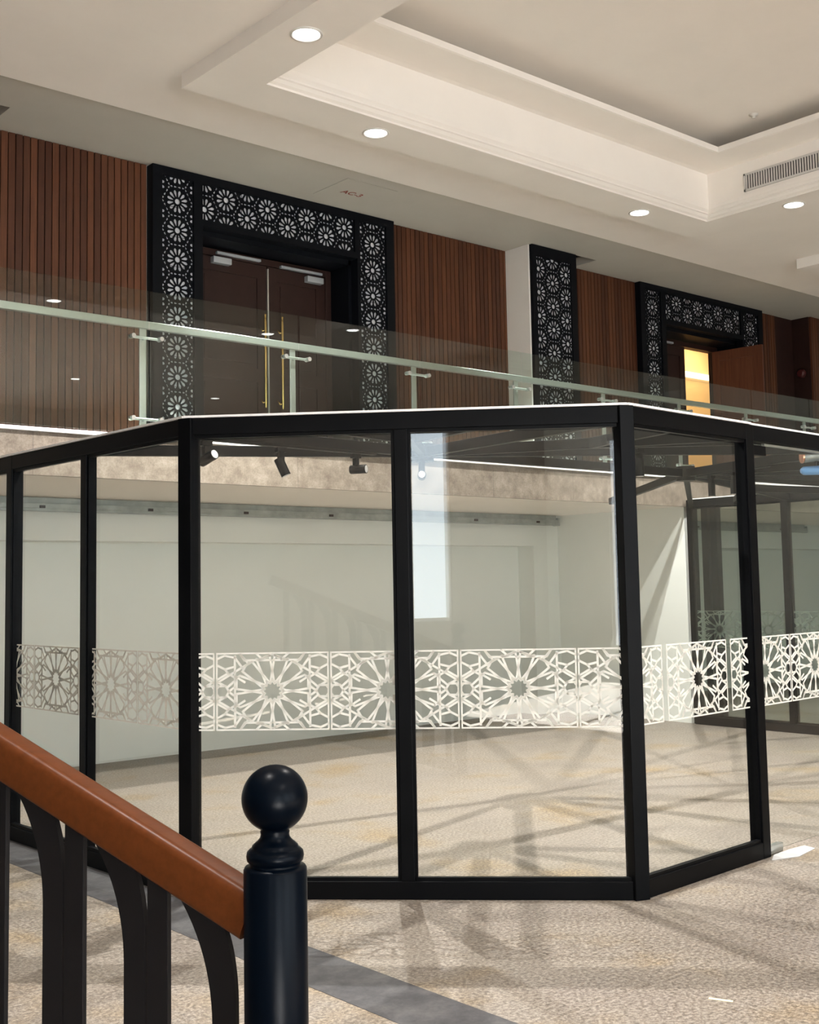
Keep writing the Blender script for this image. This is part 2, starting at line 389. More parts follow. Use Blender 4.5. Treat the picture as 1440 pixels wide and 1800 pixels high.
# ------------------------------------------------------------------ slatted wall panels
PITCH = 0.0659
def slats(name, x0, x1, y, label, z0=ZS, z1=ZF - 0.004):
    b = MB(); k0 = math.floor(x0 / PITCH); x = k0 * PITCH
    b.box(x0, x1, y - 0.012, y - 0.002, z0, z1)
    while x < x1:
        a, c = max(x + 0.005, x0), min(x + PITCH - 0.005, x1)
        if c - a > 0.008: b.box(a, c, y - 0.034, y - 0.012, z0, z1)
        x += PITCH
    return tag(obj(name, b, 'slat'), label, 'wall panel', 'brown slatted wood wall panels on the balcony')
slats('slatted_wall_panel', -6, 5.20, YW, 'long slatted brown wood wall panel beside the bright lattice portal, under the ceiling slot')
slats('slatted_wall_panel', 8.14, 9.925, YW, 'slatted brown wood wall panel between the closed double door portal and the beige column')
slats('slatted_wall_panel', 10.725, 12.35, YW, 'slatted brown wood wall panel between the lattice-faced column and the half-open door portal')
slats('slatted_wall_panel', 15.22, 15.66, YW, 'narrow dim slatted wood strip just beyond the half-open door portal')
slats('slatted_wall_panel', 16.16, 20.0, 9.42, 'slatted wood facing on the projecting pier past the dark recess')

# ------------------------------------------------------------------ 12-petal lattice panels
def petal(cx, cz, th, r0, r1, hw, rot=0):
    pts = []
    prof = [(r0, 0.004), (r0 + (r1 - r0) * 0.25, hw * 0.55), (r0 + (r1 - r0) * 0.55, hw * 0.95), (r0 + (r1 - r0) * 0.78, hw), (r0 + (r1 - r0) * 0.93, hw * 0.6), (r1, 0.0)]
    loc = [(r, h) for r, h in prof] + [(r, -h) for r, h in prof[-2::-1]]
    c, s = math.cos(th), math.sin(th)
    return [(cx + r * c - h * s, cz + r * s + h * c) for r, h in loc]
def clip(poly, x0, x1, z0, z1):
    for ax, lim, sg in ((0, x0, 1), (0, x1, -1), (1, z0, 1), (1, z1, -1)):
        out = []; n = len(poly)
        for i in range(n):
            a, c = poly[i], poly[(i + 1) % n]; da, dc = sg * (a[ax] - lim), sg * (c[ax] - lim)
            if da >= 0: out.append(a)
            if (da >= 0) != (dc >= 0):
                t = da / (da - dc); out.append((a[0] + t * (c[0] - a[0]), a[1] + t * (c[1] - a[1])))
        poly = out
        if len(poly) < 3: return []
    return poly
def area2(p): return abs(sum(p[i][0] * p[(i + 1) % len(p)][1] - p[(i + 1) % len(p)][0] * p[i][1] for i in range(len(p)))) / 2
LA = 0.278
def lattice_holes(x0, x1, z0, z1, ox, oz):
    H = []; dx = LA * math.sqrt(3) / 2
    for i in range(math.floor((x0 - ox) / dx) - 1, math.ceil((x1 - ox) / dx) + 2):
        for j in range(math.floor((z0 - oz) / LA) - 2, math.ceil((z1 - oz) / LA) + 3):
            cx = ox + i * dx; cz = oz + j * LA + (LA / 2 if i % 2 else 0)
            H.append([(cx + 0.027 * math.cos(a * math.pi / 6), cz + 0.027 * math.sin(a * math.pi / 6)) for a in range(12)])
            for q in range(12): H.append(petal(cx, cz, math.radians(15 + 30 * q), 0.046, 0.110, 0.0138))
            for q in range(6):
                th = math.radians(30 + 60 * q)
                if q < 3:   # slim diamonds between neighbouring rosettes
                    mx, mz = cx + LA / 2 * math.cos(th), cz + LA / 2 * math.sin(th)
                    for sg in (-1, 1): H.append(petal(mx, mz, th + sg * math.pi / 2, 0.008, 0.036, 0.008))
            for sg in (1, -1):      # trefoils in the triangle centres
                tx, tz = cx + sg * LA / math.sqrt(3), cz
                for q in range(3): H.append(petal(tx, tz, math.radians(60 + 120 * q) if sg < 0 else math.radians(120 * q), 0.007, 0.03, 0.0085))
    out = []
    for h in H:
        c = clip(h, x0, x1, z0, z1)
        if c and area2(c) > 1.2e-5: out.append(c)
    return out
def lattice_mesh(x0, x1, z0, z1, ox, oz, thick=0.004):
    """pierced sheet in the x-z plane around y=0, filled in short lifts"""
    nx = max(1, round((x1 - x0) / 0.5)); nz = max(1, round((z1 - z0) / 0.30)); bm = bmesh.new()
    for a in range(nx):
        for c in range(nz):
            xa, xb = x0 + (x1 - x0) * a / nx, x0 + (x1 - x0) * (a + 1) / nx
            za, zb = z0 + (z1 - z0) * c / nz, z0 + (z1 - z0) * (c + 1) / nz
            cu = bpy.data.curves.new('lattice', 'CURVE'); cu.dimensions = '2D'; cu.fill_mode = 'BOTH'; cu.extrude = thick / 2
            def sp(pts, jit=0.0):
                s = cu.splines.new('POLY'); s.points.add(len(pts) - 1)
                for p, q in zip(s.points, pts): p.co = (q[0] + random.uniform(-jit, jit), q[1] + random.uniform(-jit, jit), 0, 1)
                s.use_cyclic_u = True
            sp([(xa, za), (xb, za), (xb, zb), (xa, zb)])
            for h in lattice_holes(xa + 0.0015, xb - 0.0015, za + 0.0015, zb - 0.0015, ox, oz): sp(h, 2e-4)
            t = bpy.data.objects.new('lattice', cu); COL.objects.link(t)
            me = bpy.data.meshes.new_from_object(t.evaluated_get(bpy.context.evaluated_depsgraph_get())); bm.from_mesh(me)
            bpy.data.objects.remove(t); bpy.data.curves.remove(cu); bpy.data.meshes.remove(me)
    me = bpy.data.meshes.new('lattice'); bm.to_mesh(me); bm.free()
    me.transform(Matrix.Rotation(math.pi / 2, 4, 'X')); return me

def portal(x0, x1, op, zt, lz0, label, band_oz):
    """black lattice portal: two pierced jambs and a pierced head over backing boards"""
    t = thing('lattice_portal', label, 'door surround', ((x0 + x1) / 2, YW, ZS))
    yf = YW - 0.10                                   # front of the pierced sheets
    j0 = (x0 + 0.10, op[0] - 0.095); j1 = (op[1] + 0.04, x1 - 0.11)
    hd = (op[0] - 0.02, op[1] - 0.03, 5.165, zt)
    for a, c in (j0, j1):
        mx = (a + c) / 2
        me = lattice_mesh(a, c, ZS + 0.08, zt + 0.0, mx, 3.62 - LA * 2)
        obj('jamb_lattice', me, 'portal', t).location = Vector((0, yf + 0.004, 0))
        obj('backing_board', MB().box(a, c, yf + 0.02, yf + 0.03, ZS + 0.08, zt), 'backing', t)
    me = lattice_mesh(hd[0], hd[1], hd[2], hd[3], hd[0] + 0.05, band_oz)
    obj('head_lattice', me, 'portal', t).location = Vector((0, yf + 0.004, 0))
    obj('backing_board', MB().box(hd[0], hd[1], yf + 0.02, yf + 0.03, hd[2], hd[3]), 'backing', t)
    f = MB()
    zr = ZF - 0.004
    f.box(x0, j0[0], yf - 0.015, YW, ZS, zr).box(j0[1], op[0], yf - 0.015, YW, ZS, zr)
    f.box(op[1], j1[0], yf - 0.015, YW, ZS, zr).box(j1[1], x1, yf - 0.015, YW, ZS, zr)
    f.box(j0[0], j0[1], yf - 0.015, YW, zt, zr).box(j1[0], j1[1], yf - 0.015, YW, zt, zr)
    f.box(j0[0], j0[1], yf - 0.015, YW, ZS, ZS + 0.08).box(j1[0], j1[1], yf - 0.015, YW, ZS, ZS + 0.08)
    f.box(op[0], op[1], yf - 0.015, YW, hd[3], zr).box(op[0], op[1], yf - 0.015, YW, ZD, hd[2])
    f.box(hd[1], op[1], yf - 0.015, YW, hd[2], hd[3])
    obj('surround_frame', f, 'portal', t)
    # lining of the deep opening
    ln = MB().box(op[0] - 0.0, op[0] + 0.035, YW, 10.15, ZS, ZD).box(op[1] - 0.035, op[1], YW, 10.15, ZS, ZD).box(op[0], op[1], YW, 10.15, ZD - 0.05, ZD)
    obj('opening_lining', ln, 'portal', t)
    return t
portal(5.22, 8.13, D1, 5.515, ZS, 'black lattice portal with bright pierced rosettes around the closed double door', 5.27)
portal(12.36, 15.21, D2, 5.515, ZS, 'dim black lattice portal around the half-open door with warm light inside', 5.27)
# column facing
t = thing('column_lattice', 'tall black pierced rosette panel on the front of the beige column', 'lattice panel', (10.33, 9.32, ZS))
me = lattice_mesh(10.02, 10.62, ZS + 0.1, 5.47, 10.06, 3.65)
obj('lattice_sheet', me, 'portal', t).location = Vector((0, 9.285, 0))
obj('backing_board', MB().box(10.02, 10.62, 9.30, 9.312, ZS + 0.1, 5.47), 'backing', t)
obj('surround_frame', MB().box(9.95, 10.02, 9.275, 9.32, ZS, ZF - .004).box(10.62, 10.72, 9.275, 9.32, ZS, ZF - .004).box(10.02, 10.62, 9.275, 9.32, 5.47, ZF - .004).box(10.02, 10.62, 9.275, 9.32, ZS, ZS + 0.1), 'portal', t)

# ------------------------------------------------------------------ doors on the balcony
def leaf_mesh(w_, h_, th=0.045):
    """panelled leaf: x 0..w, y 0..-th, z 0..h"""
    b = MB(); st = 0.115
    b.box(0, w_, -th + 0.012, -0.012, 0, h_)
    for yy in ((-th, -th + 0.012), (-0.012, 0)):
        b.box(0, st, *yy, 0, h_).box(w_ - st, w_, *yy, 0, h_)
        for z0, z1 in ((0, 0.22), (0.86, 1.0), (h_ - 0.14, h_)): b.box(st, w_ - st, *yy, z0, z1)
        for z0, z1 in ((0.22, 0.86), (1.0, h_ - 0.14)):
            d = 0.045
            yb = (yy[0] + 0.005, yy[1]) if yy[0] < -0.02 else (yy[0], yy[1] - 0.005)
            b.box(st + d, w_ - st - d, *yb, z0 + d, z1 - d)
    return b
YD = 10.08
def closer(par, x0, z, xa0, xa1, za):
    obj('door_closer', MB().box(x0, x0 + 0.21, YD - 0.115, YD - 0.047, z, z + 0.065), 'alu', par, 0.006)
    obj('closer_arm', MB().box(xa0, xa1, YD - 0.10, YD - 0.06, za, za + 0.028), 'alu', par, 0.004)
def pull(par, x, m='brass'):
    b = MB(); y0 = YD - 0.047; y1 = YD - 0.11
    b.tube([(x, y1, 3.48), (x, y1, 3.52), (x, y1, 4.36), (x, y1, 4.42)], [0.010, 0.017, 0.017, 0.010])
    for z in (3.54, 4.28):
        b.tube([(x, y1, z), (x - 0.03, y1 + 0.005, z - 0.01), (x - 0.04, y1 + 0.02, z + 0.02), (x - 0.03, y0, z + 0.03)], 0.009)
    b.lathe([(0.0, 0.055), (0.012, 0.05), (0.016, 0.035), (0.010, 0.02), (0.018, 0.0)], (x, y1, 4.40), 14)
    obj('pull_handle', b, m, par)
t = thing('double_door', 'closed dark brown double door with brass pulls inside the bright lattice portal', 'door', (6.7, YD, ZS))
obj('door_frame', MB().box(5.79, 5.86, YD - 0.06, YD + 0.06, ZS, 5.04).box(7.51, 7.58, YD - 0.06, YD + 0.06, ZS, 5.04).box(5.86, 7.51, YD - 0.06, YD + 0.06, 4.97, 5.04), 'dark_wood_frame', t, 0.004)
obj('blocking_wall', MB().box(5.79, 7.58, YD + 0.03, YD + 0.07, ZS, 5.04), 'dark', t)
for x0, w_, hx, cl in ((5.865, 0.895, 6.695, (6.09, 4.89, 6.14, 6.66, 4.985)), (6.775, 0.73, 6.905, (7.235, 4.87, 6.91, 7.44, 4.965))):
    l = obj('door_leaf', leaf_mesh(w_, 2.08), 'dark_wood_frame', t); l.location = Vector((x0, YD, ZS + 0.005))
    bpy.context.view_layer.update()
    pull(l, hx); closer(l, *cl)
obj('meeting_strip', MB().box(6.758, 6.776, YD - 0.062, YD - 0.045, ZS + 0.005, 4.94), 'steel', t)
t2 = thing('double_door', 'half-open reddish brown double door letting warm orange light onto the balcony', 'door', (13.8, YD, ZS))
obj('door_frame', MB().box(12.93, 13.0, YD - 0.06, YD + 0.06, ZS, 5.04).box(14.58, 14.65, YD - 0.06, YD + 0.06, ZS, 5.04).box(13.0, 14.58, YD - 0.06, YD + 0.06, 4.97, 5.04), 'dark_wood_frame', t2, 0.004)
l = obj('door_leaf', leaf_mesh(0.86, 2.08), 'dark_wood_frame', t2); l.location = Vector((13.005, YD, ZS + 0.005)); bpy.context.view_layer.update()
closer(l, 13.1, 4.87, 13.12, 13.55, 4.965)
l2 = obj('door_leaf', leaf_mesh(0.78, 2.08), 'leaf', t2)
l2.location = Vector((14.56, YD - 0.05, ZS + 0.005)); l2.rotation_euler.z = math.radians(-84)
for p in (l2,): p['label'] = 'open leaf with warm light painted into its brown'
hz = MB()
for z in (3.2, 4.0, 4.72): hz.tube([(14.575, YD - 0.07, z), (14.575, YD - 0.07, z + 0.1)], 0.009)
obj('hinge_set', hz, 'steel', t2)

# ------------------------------------------------------------------ glass balustrade of the balcony
JX = [-1.3, 0.7, 2.72, 4.574, 6.045, 7.472, 8.882, 10.285, 11.68, 13.08, 14.45, 15.85, 17.25, 18.65]
ZG = 4.06
where = {3: 'in front of the long slatted panel, beside the bright portal', 4: 'in front of the closed double door, its pulls showing through', 5: 'in front of the bright portal far jamb and slats',
         6: 'in front of slats between bright portal and beige column', 7: 'in front of the beige column and its lattice', 8: 'in front of the slats past the lattice-faced column',
         9: 'in front of the dim portal near jamb', 10: 'in front of the warm-lit open doorway', 11: 'in front of the dark recess beyond the open leaf', 12: 'in front of the slatted pier'}
for i in range(2, len(JX) - 1):
    a, c = JX[i] + 0.008, JX[i + 1] - 0.008
    o = obj('balustrade_glass_panel', MB().box(a, c, YB + 0.020, YB + 0.032, ZS + 0.02, ZG), 'glass_green')
    tag(o, 'frameless clear glass balustrade panel ' + where.get(i + 1, 'at the far end of the balcony'), 'glass panel', 'glass balustrade panels along the balcony')
    p0 = JX[i + 1]
hr = thing('balustrade_handrail', 'long flat brushed steel handrail running behind the balcony glass panels', 'handrail', (8, YB + 0.10, ZS + 0.95))
obj('rail_bar', MB().box(0.6, 19.5, YB + 0.075, YB + 0.125, ZS + 0.885, ZS + 0.945), 'steel', hr, 0.004)
def post_thing(x, label):
    t = thing('balustrade_post', label, 'post', (x, YB + 0.10, ZS), 'steel balustrade posts with glass clamps')
    obj('upright', MB().box(x - 0.03, x + 0.03, YB + 0.092, YB + 0.108, ZS + 0.012, ZS + 0.885), 'steel', t, 0.003)
    obj('base_plate', MB().box(x - 0.06, x + 0.06, YB + 0.06, YB + 0.16, ZS, ZS + 0.012), 'steel', t, 0.003)
    for z in (ZS + 0.14, ZS + 0.80):
        b = MB().tube([(x - 0.13, YB + 0.052, z), (x + 0.13, YB + 0.052, z)], 0.012)
        for sx in (-0.125, 0.125):
            b.tube([(x + sx, YB + 0.004, z), (x + sx, YB + 0.0195, z)], 0.019, 14); b.tube([(x + sx, YB + 0.0325, z), (x + sx, YB + 0.066, z)], 0.019, 14)
        b.tube([(x, YB + 0.052, z), (x, YB + 0.095, z)], 0.012)
        obj('glass_clamp', b, 'steel', t)
    return t
plab = ['steel balustrade post in front of slats beyond the frame edge', 'steel balustrade post in front of the bright portal near jamb', 'steel balustrade post in front of the closed double door',
        'steel balustrade post in front of the slats between portal and column', 'steel balustrade post beside the beige column side', 'steel balustrade post in front of the slats past the column',
        'steel balustrade post in front of the half-open door portal', 'steel balustrade post beyond the warm open doorway', 'steel balustrade post before the dark recess', 'steel balustrade post before the slatted pier']
for x, lb in zip(JX[2:12], plab): post_thing(x - 0.02, lb)

# ------------------------------------------------------------------ glass pavilion
HB = 2.60
def unit(deg): return Vector((math.cos(math.radians(deg)), math.sin(math.radians(deg))))
B3 = Vector((3.317, 5.747)); B5 = Vector((5.021, 4.022))
uL, uR = unit(91.84), unit(3.53)
B1 = B3 + uL * 2.262; BW = Vector((B1.x + uL.x * 0.42, YB - 0.01))
B7 = B5 + uR * 4.86; B8 = Vector((11.62, 5.75)); B9 = Vector((11.62, 8.40))
FW, FD, RH = 0.074, 0.075, 0.095     # member width, depth, rail height
pav = thing('glass_pavilion', 'large black framed octagonal glass pavilion with radial roof beams on the granite floor', 'pavilion', (7.0, 6.5, 0))
def inward(a, b):
    d = (b - a).normalized(); return Vector((-d.y, d.x))
def v3(p, z): return Vector((p.x, p.y, z))
# film pattern: one tile traced as line work, half-size 0.315 x 0.21
def film_segments():
    W, H = 366.0, 250.0; seg = []
    def q(*pts):
        for i in range(len(pts) - 1):
            for sx in (1, -1):
                for sy in (1, -1):
                    seg.append((pts[i][0] * sx, pts[i][1] * sy, pts[i + 1][0] * sx, pts[i + 1][1] * sy))
    def pol(r, a): a = math.radians(a); return (r * math.cos(a), r * math.sin(a))
    def ln(*pts):
        for a, b in zip(pts, pts[1:]): seg.append((*a, *b))
    for k in range(12):          # crossing ribs along each spoke
        for sg in (1, -1): ln(pol(64, 30 * k - sg * 10), pol(230, 30 * k + sg * 4.0))
    for k in range(4):           # petal ends: flat pairs on the axes, pointed ones between
        for sg in (1, -1): ln(pol(230, 90 * k + sg * 4), pol(246 if k % 2 == 0 else 216, 90 * k + sg * 21), pol(230, 90 * k + sg * 26))
        ln(pol(230, 90 * k + 34), pol(238, 90 * k + 45), pol(230, 90 * k + 56))
    # toothed ring round the centre
    for k in range(12):
        a0, a1, a2 = math.radians(30 * k), math.radians(30 * k + 15), math.radians(30 * k + 30)
        for (ra, aa), (rb, ab) in (((72, a0), (52, a1)), ((52, a1), (72, a2))):
            seg.append((ra * math.cos(aa), ra * math.sin(aa), rb * math.cos(ab), rb * math.sin(ab)))
    q((240, 0), (240, 226)); q((0, 237), (92, 202)); q((0, 200), (178, 200)); q((178, 200), (205, 240)); q((205, 240), (152, 178))
    q((60, 204), (105, 245)); q((190, 150), (240, 218)); q((240, 218), (305, 232)); q((305, 232), (366, 205))
    q((140, 188), (362, 52)); q((178, 60), (240, 100));
    q((232, 78), (286, 30)); q((240, 30), (282, 0)); q((366, 70), (284, 118)); q((284, 118), (304, 143)); q((304, 143), (246, 158)); q((304, 143), (366, 176))
    q((366, 70), (300, 34)); q((240, 90), (285, 116))
    q((278, 0), (300, 36)); q((300, 36), (344, 36)); q((344, 36), (366, 4))
    return [(a / W * 0.315, b / H * 0.21, c / W * 0.315, d / H * 0.21) for a, b, c, d in seg]
SEG = film_segments()
def film_mesh(a, inn, t0, t1, joints, off, zc=1.095):
    """pattern film on a pane: a = face origin, direction from a along the face"""
    b = MB(); d = inn['d']; n = inn['n']; hw = 0.0058
    T = 0.63
    polys = []
    centres = joints
    for cx in centres:
        lo, hi = max(cx - T / 2 + 0.004, t0), min(cx + T / 2 - 0.004, t1)
        if hi - lo < 0.02: continue
        for (x0, z0, x1, z1) in SEG:
            L = math.hypot(x1 - x0, z1 - z0)
            if L < 1e-5: continue
            ux, uz = (x1 - x0) / L, (z1 - z0) / L; e = hw * 0.8
            p = [(cx + x0 - ux * e - uz * hw, z0 - uz * e + ux * hw), (cx + x1 + ux * e - uz * hw, z1 + uz * e + ux * hw), (cx + x1 + ux * e + uz * hw, z1 + uz * e - ux * hw), (cx + x0 - ux * e + uz * hw, z0 - uz * e - ux * hw)]
            p = clip(p, lo, hi, -0.21, 0.21)
            if p: polys.append(p)
        fr = 0.0085
        for p in (((cx - T / 2 + .004, -.21), (cx - T / 2 + .004 + fr, .21)), ((cx + T / 2 - .004 - fr, -.21), (cx + T / 2 - .004, .21)), ((cx - T / 2 + .004, .21 - fr), (cx + T / 2 - .004, .21)), ((cx - T / 2 + .004, -.21), (cx + T / 2 - .004, -.21 + fr))):
            (xa, za), (xb, zb) = p
            r = clip([(xa, za), (xb, za), (xb, zb), (xa, zb)], lo, hi, -.21, .21)
            if r: polys.append(r)
    for p in polys:
        vs = []
        for o in (off, off - 0.0006):
            for (t, z) in p: q = a + d * t + n * o; vs.append((q.x, q.y, zc + z))
        k = len(p)
        b.add(vs, [list(range(k)), list(range(k, 2 * k))[::-1]])
    return b
def face(a, c, splits, name_panes, joints_by_pane, post_end=True, post_start=True, rails=True, gl='glass'):
    """frame between plan corners a and c, mullions at distances 'splits'"""
    d = (c - a).normalized(); Ln = (c - a).length; n = Vector((-d.y, d.x)); F = {'d': d, 'n': n}
    rl = MB()
    o = n * (FD / 2 - 0.0)
    rl.bar(v3(a + o, RH / 2 - 0.0), v3(c + o, RH / 2), FD, RH)
    obj('bottom_rail', rl, 'black', pav, 0.004)
    obj('top_rail', MB().bar(v3(a + o, HB - RH / 2), v3(c + o, HB - RH / 2), FD, RH), 'black', pav, 0.004)
    obj('roof_flashing', MB().bar(v3(a + n * 0.02, HB + 0.006), v3(c + n * 0.02, HB + 0.006), 0.07, 0.012), 'white', pav)
    for t in splits:
        p = a + d * t + o
        obj('mullion', MB().bar(v3(p, RH), v3(p, HB - RH), FD, FW, (d.x, d.y, 0)), 'black', pav, 0.004)
    edges = [0.0] + list(splits) + [Ln]
    for i in range(len(edges) - 1):
        t0, t1 = edges[i] + FW / 2, edges[i + 1] - FW / 2; fa = 0.0 if 0 < i else 0.012; fb = 0.0 if i < len(edges) - 2 else 0.012
        pa, pb = a + d * t0 + n * 0.045, a + d * t1 + n * 0.045
        pn = obj('glass_pane', MB().bar(v3(pa, (HB) / 2), v3(pb, HB / 2), 0.010, HB - 2 * RH), gl, pav)
        # glazing bead
        bd = MB(); q = n * 0.025
        for z in (RH + 0.009, HB - RH - 0.009): bd.bar(v3(pa - n * 0.02, z), v3(pb - n * 0.02, z), 0.03, 0.018)
        for pp, sg in ((pa, 1), (pb, -1)):
            p = pp - n * 0.02 + d * sg * 0.008; bd.bar(v3(p, RH), v3(p, HB - RH), 0.03, 0.016, (d.x, d.y, 0))
        obj('glazing_bead', bd, 'black', pav)
        js = joints_by_pane[i] if i < len(joints_by_pane) else None
        if js: obj('pattern_film', film_mesh(a, F, t0 + 0.012 + fa, t1 - 0.012 - fb, js, 0.045 - 0.0055), 'film', pn)
T = 0.63
# left side runs from B1 to B3
Lc = 2.262
face(B1, B3, [Lc - 1.18], None, [[Lc - 1.931 - T / 2 + 0.0, Lc - 1.299 - T / 2 + 0.63 - 0.63 + 0.0, Lc - 1.931 + T / 2, Lc - 1.931 + 1.5 * T], [Lc - 1.208 + T / 2 - 0.315 + 0.315, Lc - 0.578 + T / 2]])
face(B3, B5, [1.1995], None, [[0.159 - T / 2, 0.159 + T / 2, 0.789 + T / 2], [1.494 - T / 2, 1.494 + T / 2, 2.123 + T / 2]])
face(BW, B1, [], None, [[]])
# right side: fixed pane, then frameless door, then fixed panes
face(B5, B5 + uR * 1.277, [], None, [[0.313 - T / 2, 0.313 + T / 2 + 0.035, 1.014 + T / 2]])
face(B5 + uR * 2.55, B7, [1.15], None, [[0.3, 0.93], [1.5, 2.13]])
face(B7, B8, [1.15], None, [[0.3, 0.93], [1.5, 2.13]], gl='glass_dark')
face(B8, B9, [1.39], None, [[0.32, 0.95, 1.58], [1.66, 2.29, 2.92]], gl='glass_dark')
# corner posts
def corner(p, dirs, w_=0.085):
    n = Vector((0, 0)); 
    for dd in dirs: n += dd
    n = n.normalized(); q = p + n * 0.040
    ang = math.atan2(n.y, n.x); c, s = math.cos(ang), math.sin(ang)
    poly = [(q.x + c * x - s * y, q.y + s * x + c * y) for x, y in ((-0.042, -0.043), (0.042, -0.05), (0.042, 0.05), (-0.042, 0.043))]
    obj('corner_post', MB().hexa(poly, 0, HB), 'black', pav, 0.004)
for p, a, c in ((B1, BW, B3), (B3, B1, B5), (B5, B3, B7), (B7, B5, B8), (B8, B7, B9)):
    corner(p, [inward(a, p), inward(p, c)])
pm = B5 + uR * 1.277; corner(pm, [inward(B5, B7)]); corner(B5 + uR * 2.55, [inward(B5, B7)])
# top rail over the doorway
pa, pb = pm + inward(B5, B7) * FD / 2, B5 + uR * 2.55 + inward(B5, B7) * FD / 2
obj('top_rail', MB().bar(v3(pa, HB - RH / 2), v3(pb, HB - RH / 2), FD, RH), 'black', pav, 0.004)
obj('roof_flashing', MB().bar(v3(pa, HB + 0.006), v3(pb, HB + 0.006), 0.07, 0.012), 'white', pav)
# end post cluster at the lower room end wall
for yy in (8.40, 8.20, 8.08): obj('corner_post', MB().box(11.585, 11.675, yy - 0.045, yy + 0.045, 0, HB), 'black', pav, 0.004)
# roof beams
HUB = Vector((5.72, 6.48)); HUB2 = Vector((8.9, 6.48)); BD = 0.07
ZTIP, ZHUB = 2.538, 2.625          # beam centre heights at the rails and at the hub
def beam(a, za, c, zc_, w_=0.05): obj('roof_beam', MB().bar(v3(a, za), v3(c, zc_), w_, BD), 'black', pav, 0.003)
B2 = B3 + uL * 1.18; B4 = B3 + (B5 - B3) * 0.4947; B6 = B5 + uR * 1.277; B65 = B5 + uR * 2.55
for h, tips in ((HUB, [(B2, None), (B3, None), (B4, (B3 * .5 + B4 * .5, B4 * .5 + B5 * .5)), (B5, None), (B6, (B5 * .5 + B6 * .5, B6 * .5 + B65 * .5)), (B65, None)]),
                (HUB2, [(B65, None), (B5 + uR * 3.7, (B5 + uR * 3.1, B5 + uR * 4.3)), (B7, None), (B7 * .5 + B8 * .5, None), (B8, None), (Vector((11.62, 7.1)), (Vector((11.62, 6.4)), Vector((11.62, 7.8)))), (B9, None), (Vector((10.2, YB)), None)])):
    for p, br in tips:
        p = h + (p - h) * (1 - 0.05 / (p - h).length)
        beam(h, ZHUB, p, ZTIP)
        if br:
            f = 0.57; nd = h + (p - h) * f; zn = ZHUB + (ZTIP - ZHUB) * f
            for q in br: beam(nd, zn, nd + (q - nd) * (1 - 0.06 / (q - nd).length), ZTIP + 0.022, 0.042)
beam(HUB, ZHUB, HUB2, ZHUB)
for h in (HUB, HUB2): obj('roof_hub', MB().tube([(h.x, h.y, ZHUB - 0.07), (h.x, h.y, ZHUB + 0.06)], 0.085, 24), 'black', pav)
# frameless glass door
gd = thing('glass_door', 'frameless glass door with white star film band and dark top patch beside the black frame', 'door', (6.95, 4.14, 0))
ni = inward(B5, B7)
a, c = B5 + uR * 1.335 + ni * 0.035, B5 + uR * 2.49 + ni * 0.035
pn = obj('door_pane', MB().bar(v3(a, 1.255), v3(c, 1.255), 0.012, 2.47), 'glass', gd)
obj('pattern_film', film_mesh(B5, {'d': uR, 'n': ni}, 1.337, 2.48, [1.711 - T / 2, 1.711 + T / 2, 2.341 + T / 2], 0.028), 'film', pn)
obj('top_patch', MB().bar(v3(a + uR * 0.0, 2.45), v3(a + uR * 0.16, 2.45), 0.04, 0.06), 'black', gd, 0.003)
obj('bottom_patch', MB().bar(v3(a + uR * 0.0, 0.03), v3(a + uR * 0.16, 0.03), 0.04, 0.05), 'steel', gd, 0.003)
obj('top_seal', MB().bar(v3(a + uR * 0.16, 2.492), v3(c, 2.492), 0.02, 0.014), 'steel', gd)

# track spotlights under the roof beams
def head(t, top, drop, dirv, L=0.115, r=0.030, m='black', lensm='white', fr=None):
    x, y, z = top
    obj('track_adapter', MB().box(x - 0.035, x + 0.035, y - 0.018, y + 0.018, z - 0.03, z), 'black', t, 0.003)
    obj('stem', MB().box(x - 0.017, x + 0.017, y - 0.017, y + 0.017, z - drop, z - 0.02), 'black', t, 0.003)
    d = Vector(dirv).normalized(); p = Vector((x, y, z - drop + 0.015)); q = p + Vector((rt.x, rt.y, 0)) * 0.0
    a0 = q - d * L * 0.35; a1 = q + d * L * 0.65
    hd = obj('lamp_head', MB().tube([a0, a0 + d * 0.006, a1], [r * 0.9, r, r], 20), m, t)
    obj('lamp_lens', MB().tube([a1 - d * 0.004, a1 + d * 0.001], r * 0.82, 20), lensm, hd)
def on_ray(h, p, f): q = h + (p - h) * f; return (q.x, q.y, ZHUB + (ZTIP - ZHUB) * f - BD / 2)
RTv = Vector((rt.x, rt.y, 0)); FWv = Vector((fw.x, fw.y, 0))
spots = [(on_ray(HUB, B3, 0.93), 0.12, RTv * 0.8 - FWv * 0.6 + Vector((0, 0, 0.35)), 'black track spotlight nearest the corner post with slanted lens facing sideways'),
         (on_ray(HUB, B3, 0.66), 0.12, RTv * 0.45 + Vector((0, 0, -1)), 'black track spotlight angled down, middle of the beam behind the first front pane'),
         (on_ray(HUB, B3, 0.34), 0.12, RTv * 0.95 - FWv * 0.35, 'black track spotlight with round white lens facing sideways under the beam'),
         (on_ray(HUB, B4, 0.06), 0.14, -FWv + Vector((0, 0, 0.05)), 'black track spotlight at the roof hub with its round lens facing out'),
         (on_ray(HUB2, B65, 0.36), 0.12, Vector((0, 0, -1)), 'black track spotlight hanging upright behind the narrow side pane, white lens showing'),
         (on_ray(HUB2, B65, 0.20), 0.12, Vector((0, 0, -1)), 'black track spotlight hanging upright beside the far frame corner'),
         (on_ray(HUB, B6, 0.70), 0.12, Vector((0, 0, -1)), 'black track spotlight high behind the frame post of the narrow side pane')]
for top, drop, dv, lb in spots:
    top = (top[0], top[1], top[2] - 0.0185)
    t = thing('track_spotlight', lb, 'spotlight', top, 'black track spotlights under the pavilion roof')
    head(t, top, drop, dv)
